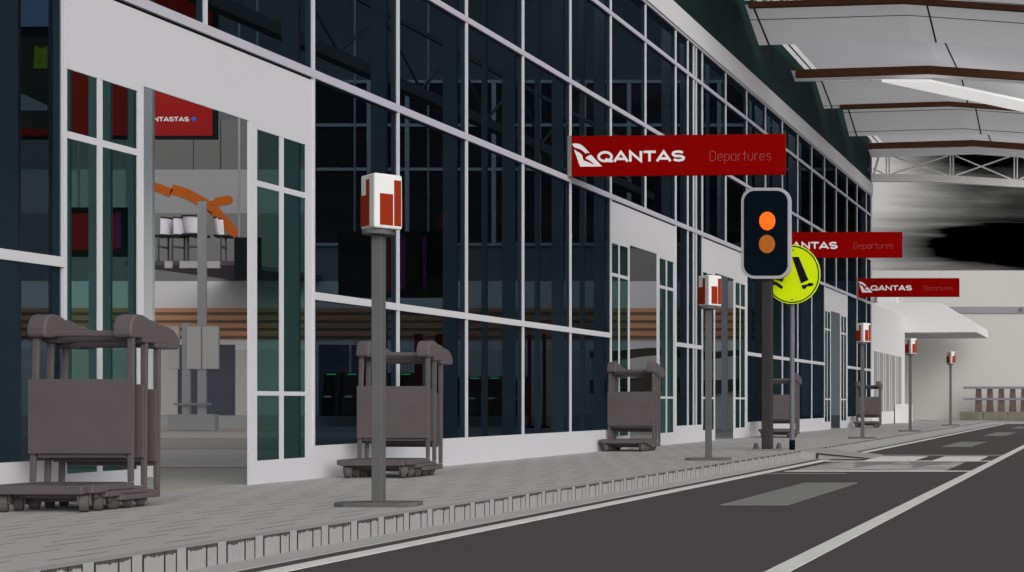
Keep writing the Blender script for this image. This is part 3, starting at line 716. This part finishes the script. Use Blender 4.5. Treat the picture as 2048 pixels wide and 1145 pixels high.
YT = 33.95; st = YT / F
def tc(x):  # chord bottom height follows the crown
    X = x; return PZ(363, YT) if X < -4.75 else PZ(363, YT) - 0.062 * (X + 4.75)
ch = MB()
for a, c in ((-6.26, -4.75), (-4.75, XR)):
    ch.hexa([(a, YT, tc(a)), (c, YT, tc(c)), (c, YT + .14, tc(c)), (a, YT + .14, tc(a))], [(a, YT, tc(a) + .19), (c, YT, tc(c) + .19), (c, YT + .14, tc(c) + .19), (a, YT + .14, tc(a) + .19)])
ch.build('truss_chord', 'truss', CP)
posts = [-5.84 + 1.675 * i for i in range(-1, 4)]
for X in posts[1:]:
    MB().box(X - .055, X - .022, YT + .04, YT + .09, tc(X) + .19, 7.34).build('truss_post', 'truss', CP)
    MB().box(X + .022, X + .055, YT + .04, YT + .09, tc(X) + .19, 7.34).build('truss_post', 'truss', CP)
for a, b in zip(posts[:-1], posts[1:]):
    p, q = tc(max(a, -6.2)) + .2, 7.05
    if a > -6.3:
        MB().bar((a + .1, YT + .06, p), (b - .1, YT + .06, q), 0.035).build('truss_brace', 'truss', CP)
    aa = max(a + .1, -6.22)
    MB().bar((aa, YT + .075, q if a > -6.3 else 6.72), (b - .1, YT + .075, tc(b) + .2), 0.035).build('truss_brace', 'truss', CP)
MB().bar((-6.20, YT + .02, tc(-6.2) + .19), (-6.05, YT + .02, 7.1), 0.05).build('truss_brace', 'truss', CP)
# ------------------------------------------------------------------ beyond the terminal
AN = empty('annex', (FX, 36.6, 0), 'low white annex with grey vertical louvres at the far end of the terminal', 'building')
MB().box(FX - 3, FX - 0.002, YE + 0.1, 39.4, 0, 3.19).build('wall', 'annex', AN)
y = 34.25
for wd, gp in ((.50, .20), (.14, .20), (.48, .26), (.16, .26), (.52, .26), (.2, .2), (.55, .3), (.18, .22), (.6, .1)):
    lo = 0.18 if y > 38 else 0.35
    MB().box(FX - 0.001, FX + 0.008, y, min(y + wd, 39.2), lo, 1.95).build('louvre', 'louvre', AN); y += wd + gp * 0.6
s39 = 39.4 / F
prof = [(PX(1742, 39.4), PZ(606, 39.4)), (PX(1882, 39.4), PZ(606, 39.4)), (PX(1952, 39.4), PZ(648, 39.4)), (PX(1953, 39.4), PZ(665, 39.4)), (PX(1742, 39.4), PZ(666, 39.4))]
MB().prism(prof, 1, 39.42, 43.2).build('porch_roof', 'annex', AN, bevel=0.01)
o = tag(MB().box(-6.22, -5.80, 37.4, 38.0, 0.0, 0.55).build('utility_box', 'annex', bevel=0.01), 'plain white utility box standing by the louvred annex wall', 'cabinet')
FW = empty('far_building', (4, 44.3, 0), 'plain pale grey building closing the end of the road', 'building')
MB().box(-12, 26, 44.2, 44.5, -0.1, PZ(541.5, 44.2)).build('wall', 'farwall', FW)
MB().box(-7.9, PX(1795, 44.1), 43.9, 44.19, PZ(607, 44.1), PZ(590, 44.1)).build('parapet', 'annex', FW)
MB().box(PX(1890, 44.2), 26, 44.15, 44.199, PZ(627, 44.2), PZ(614, 44.2)).build('ledge', 'band', FW)
MB().box(PX(2041, 44.1), PX(2046, 44.1), 44.08, 44.15, PZ(622, 44.1), PZ(615, 44.1)).build('wall_lamp', 'bracket', FW)
RB = empty('road_barrier', (-1.5, 43.3, 0), 'barrier of tapered brown posts with two grey rails on an olive concrete base', 'barrier')
YBa = 43.2
x = PX(1920, YBa)
while x < 2.5:
    MB().box(x, x + 0.79, YBa - .12, YBa + .2, 0, PZ(824, YBa)).build('concrete_base', 'olive', RB, bevel=0.012); x += 0.80
for i in range(16):
    c = PX(1957, YBa) + i * 0.378; z0, z1 = PZ(824, YBa), PZ(778, YBa)
    MB().hexa([(c - .12, YBa - .03, z0), (c + .12, YBa - .03, z0), (c + .12, YBa + .03, z0), (c - .12, YBa + .03, z0)],
              [(c - .088, YBa - .03, z1), (c + .092, YBa - .03, z1), (c + .092, YBa + .03, z1), (c - .088, YBa + .03, z1)]).build('post', 'brown', RB)
for ya, yb in ((778.5, 773.5), (801, 796.5)):
    MB().box(PX(1927, YBa), 2.6, YBa - .08, YBa - .031, PZ(ya, YBa), PZ(yb, YBa)).build('rail', 'rail', RB)

# ------------------------------------------------------------------ projecting signs
def make_sign():
    r = empty('projecting_sign', (0, 0, 0))
    L_, H_ = 2.50, 0.478
    MB().box(0.0, L_, -0.05, -0.02, 0, H_).build('panel', 'signred', r, bevel=0.004)
    MB().box(-0.046, -0.001, -0.056, 0.0, -0.004, H_ + 0.004).build('bracket', 'bracket', r, bevel=0.003)
    k = 2.50 / 428.0
    def U(x): return (1120 + x / 4.267 - 1147) * k
    def V(y): return (354.5 - (250 + y / 4.267)) * (0.478 / 81.5)
    t3 = lambda u, v, t: (u, -0.0505 - t, v)
    lg = MB()
    for pts in ([(122, 165), (150, 162), (182, 166), (208, 180), (240, 210), (272, 246), (262, 246), (248, 242), (238, 252), (228, 238), (205, 220), (178, 208), (150, 200), (135, 190)],
                [(138, 212), (165, 232), (190, 246), (207, 264), (213, 290), (220, 308), (246, 318), (280, 332), (314, 350), (290, 322), (258, 302), (236, 293), (250, 276), (285, 260), (378, 362), (190, 362)]):
        lg.prism([(U(a), V(b)) for a, b in pts], 1, -0.0532, -0.0502)
    lg.build('emblem', 'signwhite', r)
    a = MB(); letters(a, 'QANTAS', WIDE, U(342), U(1090), V(323), (V(234) - V(323)), 0.0285, t3, 0.004); a.build('large_lettering', 'signwhite', r)
    b = MB(); letters(b, 'Departures', THIN, U(1298), U(1832), V(322), (V(240) - V(322)), 0.0048, t3, 0.003); b.build('small_lettering', 'signpale', r)
    for x in (0.35, 1.25, 2.2):
        pass
    return r
sg = make_sign()
for i, (px, Y, y_top, lab) in enumerate(((1147, 14.96, 275, 'nearest red projecting sign with white emblem and lettering above the second doorway'),
                                         (0, 23.4, 464, 'middle red projecting sign half hidden behind the traffic signal and the lime disc'),
                                         (1717, 31.9, 556, 'farthest red projecting sign, small, over the end of the terminal'))):
    o = sg if i == 0 else copy_tree(sg)
    X = FX + 0.02 if px == 0 else PX(px, Y)
    tag(o, lab, 'sign', 'red projecting signs on the facade')
    o.location = (X, Y, PZ(y_top + (80, 53, 39)[i], Y)); o.rotation_euler = (0, 0, math.radians(-3.0 if i == 0 else -1.0))
    if i == 0: o.scale = (0.995, 1, 0.97)

# ------------------------------------------------------------------ lamp posts
def make_lamp():
    r = empty('lamp_post', (0, 0, 0))
    pl = [(-.228, -.05), (-.16, -.075), (.16, -.075), (.215, -.06), (.232, -.02), (.21, .09), (-.12, .09), (-.228, .04)]
    MB().prism(pl, 2, 0.0, 0.026).build('base_plate', 'postgrey', r, bevel=0.003)
    MB().box(-.029, .029, -.022, .026, .026, 1.566).build('post', 'postgrey', r, bevel=0.003)
    MB().cyl((0, 0, 1.565), (0, 0, 1.594), 0.084, n=28).build('collar', 'postgrey', r, bevel=0.003)
    # lantern box turned a corner to the kerb
    import itertools
    d1 = Vector((-.766, .643, 0)); d2 = Vector((.612, .79, 0)); d2 = (d2 - d1 * d1.dot(d2)).normalized()
    a, b = 0.195, 0.152; c0 = -(d1 * a + d2 * b) / 2 + Vector((.012, .01, 0))
    z0, z1 = 1.595, 1.908
    q = [c0, c0 + d2 * b, c0 + d2 * b + d1 * a, c0 + d1 * a]
    ln = MB().hexa([p + Vector((0, 0, z0)) for p in q], [p + Vector((0, 0, z1)) for p in q]).build('lantern', 'lampwhite', r, bevel=0.012, segs=3)
    def face(org, d, n, L_, name, u0, u1, v0, v1):
        m = MB(); p = [(u0, v0), (u1, v0), (u1, v1), (u0, v1)]
        lo = [org + d * (u * L_) + Vector((0, 0, z0 + v * (z1 - z0))) + n * 0.0005 for u, v in p]
        hi = [v + n * 0.002 for v in lo]
        m.hexa(lo, hi).build(name, 'lampred', ln)
    L0 = c0 + d1 * a
    faces = [(L0, -d1, a, -d2), (c0, d2, b, -d1), (c0 + d2 * b, d1, a, d2), (c0 + d2 * b + d1 * a, -d2, b, d1)]
    for i, (org, d, L_, nn) in enumerate(faces):
        if i % 2 == 0: sh = ((0.03, .43, .055, .62), (.4305, .66, .055, .90))
        else: sh = ((.20, .66, .06, .635), (.70, .945, .06, .90))
        for u0, u1, v0, v1 in sh: face(org, d, nn, L_, 'red_panel', u0, u1, v0, v1)
    return r
lp = make_lamp()
for i, (x, y, lab) in enumerate(((757, 1013, 'nearest grey lamp post with red and white lantern in front of the second trolley stack'),
                                 (1417, 921, 'second lamp post by the kerb, standing in front of the third doorway'),
                                 (1725, 877.5, 'lamp post standing in front of the farthest trolley stack'),
                                 (1820.5, 863.5, 'lamp post in front of the annex wall end, second from the far end'),
                                 (1901, 851.5, 'farthest and smallest lamp post against the plain far wall'))):
    o = lp if i == 0 else copy_tree(lp)
    Y = HC * F / (y - VY); o.location = (PX(x, Y), Y, 0.0); tag(o, lab, 'lamp post', 'lamp posts along the kerb')

# ------------------------------------------------------------------ traffic signal and crossing sign
YS = 16.2; ps = YS / F
X = PX(1534.5, YS)
r = empty('traffic_signal', (X, YS + 0.15, 0), 'dark traffic signal with two amber lenses and rounded grey rim on a charcoal pole', 'traffic light')
MB().box(X - .062, X + .062, YS - .044, YS + .06, 0.02, 2.9).build('pole', 'polecharcoal', r, bevel=0.012)
MB().box(X - .205, X + .205, YS - .14, YS + .16, 0, 0.02).build('base_plate', 'bracket', r, bevel=0.003)
for sx in (-.143, .143):
    b = MB().cyl((X + sx, YS + .01, .02), (X + sx, YS + .01, .055), .038, n=6).build('anchor_bolt', 'rubber', r)
    MB().cyl((X + sx, YS + .01, .055), (X + sx, YS + .01, .09), .028, .024, n=8).build('nut', 'rubber', b)
def rrect(cx, cz, w, h, rad, n=10):
    o = []
    for sx, sz, a0 in ((1, 1, 0), (-1, 1, 90), (-1, -1, 180), (1, -1, 270)):
        for i in range(n + 1):
            a = math.radians(a0 + 90 * i / n); o.append((cx + sx * (w / 2 - rad) + rad * math.cos(a), cz + sz * (h / 2 - rad) + rad * math.sin(a)))
    return o
hx, hz, hw, hh = PX(1536, YS), PZ(469, YS), 99 * ps, 181 * ps
hd = MB().prism(rrect(hx, hz, hw, hh, 0.17), 1, YS - .10, YS - .045).build('head', 'sigrim', r, bevel=0.006)
MB().prism(rrect(hx, hz, hw - .076, hh - .076, 0.135), 1, YS - .106, YS - .0995).build('face', 'sigblack', hd)
for py, m in ((445, 'amber'), (491, 'amberdim')):
    cx, cz = PX(1539.3 if m == 'amber' else 1538.5, YS), PZ(py, YS)
    ln = MB(); pr = [(cx + 16 * ps * math.cos(t * math.pi / 20), cz + 18.4 * ps * math.sin(t * math.pi / 20)) for t in range(40)]
    ln.prism(pr, 1, YS - .120, YS - .1055).build('lens', m, hd, bevel=0.006)
YG = 16.34; pg = YG / F; gx, gz = PX(1584.5, YG), PZ(549.3, YG)
r = empty('crossing_sign', (PX(1582, YG), YG, 0), 'round lime yellow pedestrian crossing sign with black walking legs on a thin steel post', 'road sign')
gpx = PX(1582, YG)
MB().cyl((gpx, YG + .06, 0), (gpx, YG + .06, gz + .2), .031, n=16).build('post', 'steel', r, smooth=True)
MB().cyl((gpx, YG + .06, 0), (gpx, YG + .06, .125), .037, n=16).build('sleeve', 'sigblack', r, smooth=True)
def gp(x, y): return (PX(1460 + x / 4.24, YG), PZ(360 + y / 4.24, YG))
rx, rz = 56.5 * pg, 59.3 * pg
circ = lambda k: [(gx + rx * k * math.cos(t * math.pi / 32), gz + rz * k * math.sin(t * math.pi / 32)) for t in range(64)]
disc = MB().prism(circ(1.0), 1, YG - .012, YG + .012).build('disc', 'lime', r, bevel=0.003)
ring = MB(); stroke(ring, circ(0.945) + circ(0.945)[:1], 0.014, lambda u, v, t: (u, YG - .0122 - t, v), 0.003); ring.build('border', 'black', disc)
sym = MB()
for pts in ([(530, 655), (585, 655), (668, 850), (605, 880)], [(608, 895), (655, 886), (675, 874), (703, 877), (713, 888), (690, 904), (656, 905), (640, 928), (618, 925)],
            [(470, 655), (528, 655), (448, 866), (392, 846)], [(366, 862), (400, 872), (440, 896), (453, 915), (440, 928), (412, 908), (390, 892), (358, 893)]):
    sym.prism([gp(*p) for p in pts], 1, YG - .0155, YG - .0121)
sym.build('symbol', 'black', disc)
for p in ((530, 1015), (540, 597)):
    c = gp(*p); MB().cyl((c[0], YG - .013, c[1]), (c[0], YG - .018, c[1]), .011, n=10).build('bolt', 'bracket', disc)

# ------------------------------------------------------------------ luggage trolleys, nested in stacks of three
def make_trolley(drop, wr):
    r = empty('luggage_trolley', (0, 0, 0))
    T = 'trolley'
    def add(b, n, m=T, p=r, **k): return b.build(n, m, p, **k)
    z = -drop
    fr = MB().box(-.25, .25, 0, .045, .10 + z, .15 + z); fr.box(-.25, .25, .045, .335, .130 + z, .15 + z)
    fr.box(-.29, -.25, .03, .335, .105 + z, .148 + z).box(.25, .29, .03, .335, .105 + z, .148 + z)
    add(fr, 'platform', bevel=0.006)
    for sx in (-1, 1):
        u = MB(); x0, x1 = sx * .277, sx * .268
        u.hexa([(x0 - .017, .315, .15 + z), (x0 + .013, .315, .15 + z), (x0 + .013, .333, .15 + z), (x0 - .017, .333, .15 + z)],
               [(x1 - .020, .33, .98 + z), (x1 + .016, .33, .98 + z), (x1 + .016, .35, .98 + z), (x1 - .020, .35, .98 + z)])
        add(u, 'upright', bevel=0.005)
        k = MB(); prof = [(.278, .966), (.452, .966), (.468, .985), (.464, 1.02), (.445, 1.052), (.412, 1.080), (.372, 1.097), (.335, 1.101), (.303, 1.092), (.280, 1.065), (.268, 1.02), (.268, .985)]
        c = sx * .243; k.prism([(a + .03, b + z) for a, b in prof], 0, c - .052 + drop * .07, c + .052 - drop * .07)
        add(k, 'grip', bevel=0.011, segs=3)
        for yw in (.06, .27):
            ax = Vector((math.cos(.62), math.sin(.62), 0)); cw = Vector((sx * .22, yw, wr))      # casters swivelled
            wo = add(MB().cyl(cw - ax * .021, cw + ax * .021, wr, n=20), 'wheel', 'rubber', bevel=0.006)
            fk = MB(); pv = Vector((-ax.y, ax.x, 0)); lo = cw + Vector((0, 0, wr * .25)); zt = .128 + z
            for sd_ in (-1, 1):
                c = cw + ax * .026 * sd_
                q = [c - ax * .004 - pv * .022, c + ax * .004 - pv * .022, c + ax * .004 + pv * .022, c - ax * .004 + pv * .022]
                fk.hexa([Vector((p.x, p.y, wr * .8)) for p in q], [Vector((p.x, p.y, zt)) for p in q])
            fk.build('fork', T, wo)
            MB().cyl(cw - ax * .032, cw + ax * .032, .010, n=8).build('hub', 'trolley', wo)
    add(MB().box(-.20, .20, .35, .385, .972 + z, 1.008 + z), 'handle_bar', bevel=0.010)
    add(MB().box(-.288, .288, .300, .314, .31 + z, .73 + z), 'back_panel', bevel=0.003)
    add(MB().box(-.25, .25, .322, .336, .285 + z, .309 + z), 'panel_rail', bevel=0.004)
    return r
prot = [make_trolley(0.0, .050), make_trolley(.027, .045), make_trolley(.054, .037)]
used = [False] * 3
stacks = ((7.03, 'in the nearest stack at the left edge, beside the first doorway'), (10.20, 'in the second stack, behind the nearest lamp post'),
          (15.75, 'in the third stack, before the second doorway'), (21.9, 'in the fourth stack, half hidden by the traffic signal pole'),
          (30.7, 'in the farthest stack, behind a lamp post near the annex'))
for (Y, where), TX in zip(stacks, (-5.82, -5.805, -5.93, -5.66, -5.80)):
    for i in range(3):
        o = prot[i] if not used[i] else copy_tree(prot[i]); used[i] = True
        o.location = (TX, Y + 0.10 * i, 0)
        tag(o, ('front', 'middle', 'rear')[i] + ' luggage trolley ' + where, 'luggage trolley', 'nested luggage trolleys along the facade')

# ------------------------------------------------------------------ light, sky, camera
W = bpy.data.worlds.new('World'); S.world = W; W.use_nodes = True
N = W.node_tree.nodes; L = W.node_tree.links
bg = N['Background']
st_ = N.new('ShaderNodeTexSky'); st_.sky_type = 'NISHITA'; st_.sun_disc = False
EL, AZ = math.radians(26), math.radians(135)      # sun to the right, behind the camera
st_.sun_elevation = EL; st_.sun_rotation = AZ; st_.dust_density = 4.0; st_.ozone_density = 1.0; st_.air_density = 1.0
hs = N.new('ShaderNodeHueSaturation'); hs.inputs['Saturation'].default_value = 0.18
L.new(st_.outputs[0], hs.inputs['Color']); L.new(hs.outputs[0], bg.inputs['Color'])
bg.inputs['Strength'].default_value = 0.125
sd = bpy.data.lights.new('sun', 'SUN'); sd.energy = 1.0; sd.angle = math.radians(70); sd.color = (1.0, 0.97, 0.93)
so = bpy.data.objects.new('sun', sd); C.objects.link(so)
dirv = Vector((math.sin(AZ) * math.cos(EL), math.cos(AZ) * math.cos(EL), math.sin(EL)))
so.rotation_euler = dirv.to_track_quat('Z', 'Y').to_euler()
cd = bpy.data.cameras.new('camera'); co = bpy.data.objects.new('camera', cd); C.objects.link(co)
co.location = (0, 0, HC); co.rotation_euler = (math.radians(90), 0, 0)
cd.sensor_width = 36; cd.sensor_fit = 'HORIZONTAL'; cd.lens = F / 2048 * 36
cd.shift_x = -(VX - 1024) / 2048; cd.shift_y = (VY - 572.5) / 2048
cd.clip_end = 2000; cd.clip_start = 0.05
S.camera = co
S.view_settings.view_transform = 'Standard'; S.view_settings.look = 'None'; S.view_settings.gamma = 1
S.view_settings.exposure = EXPO
S.cycles.transparent_max_bounces = 24; S.cycles.max_bounces = 8
try: S.cycles.use_denoising = True
except Exception: pass
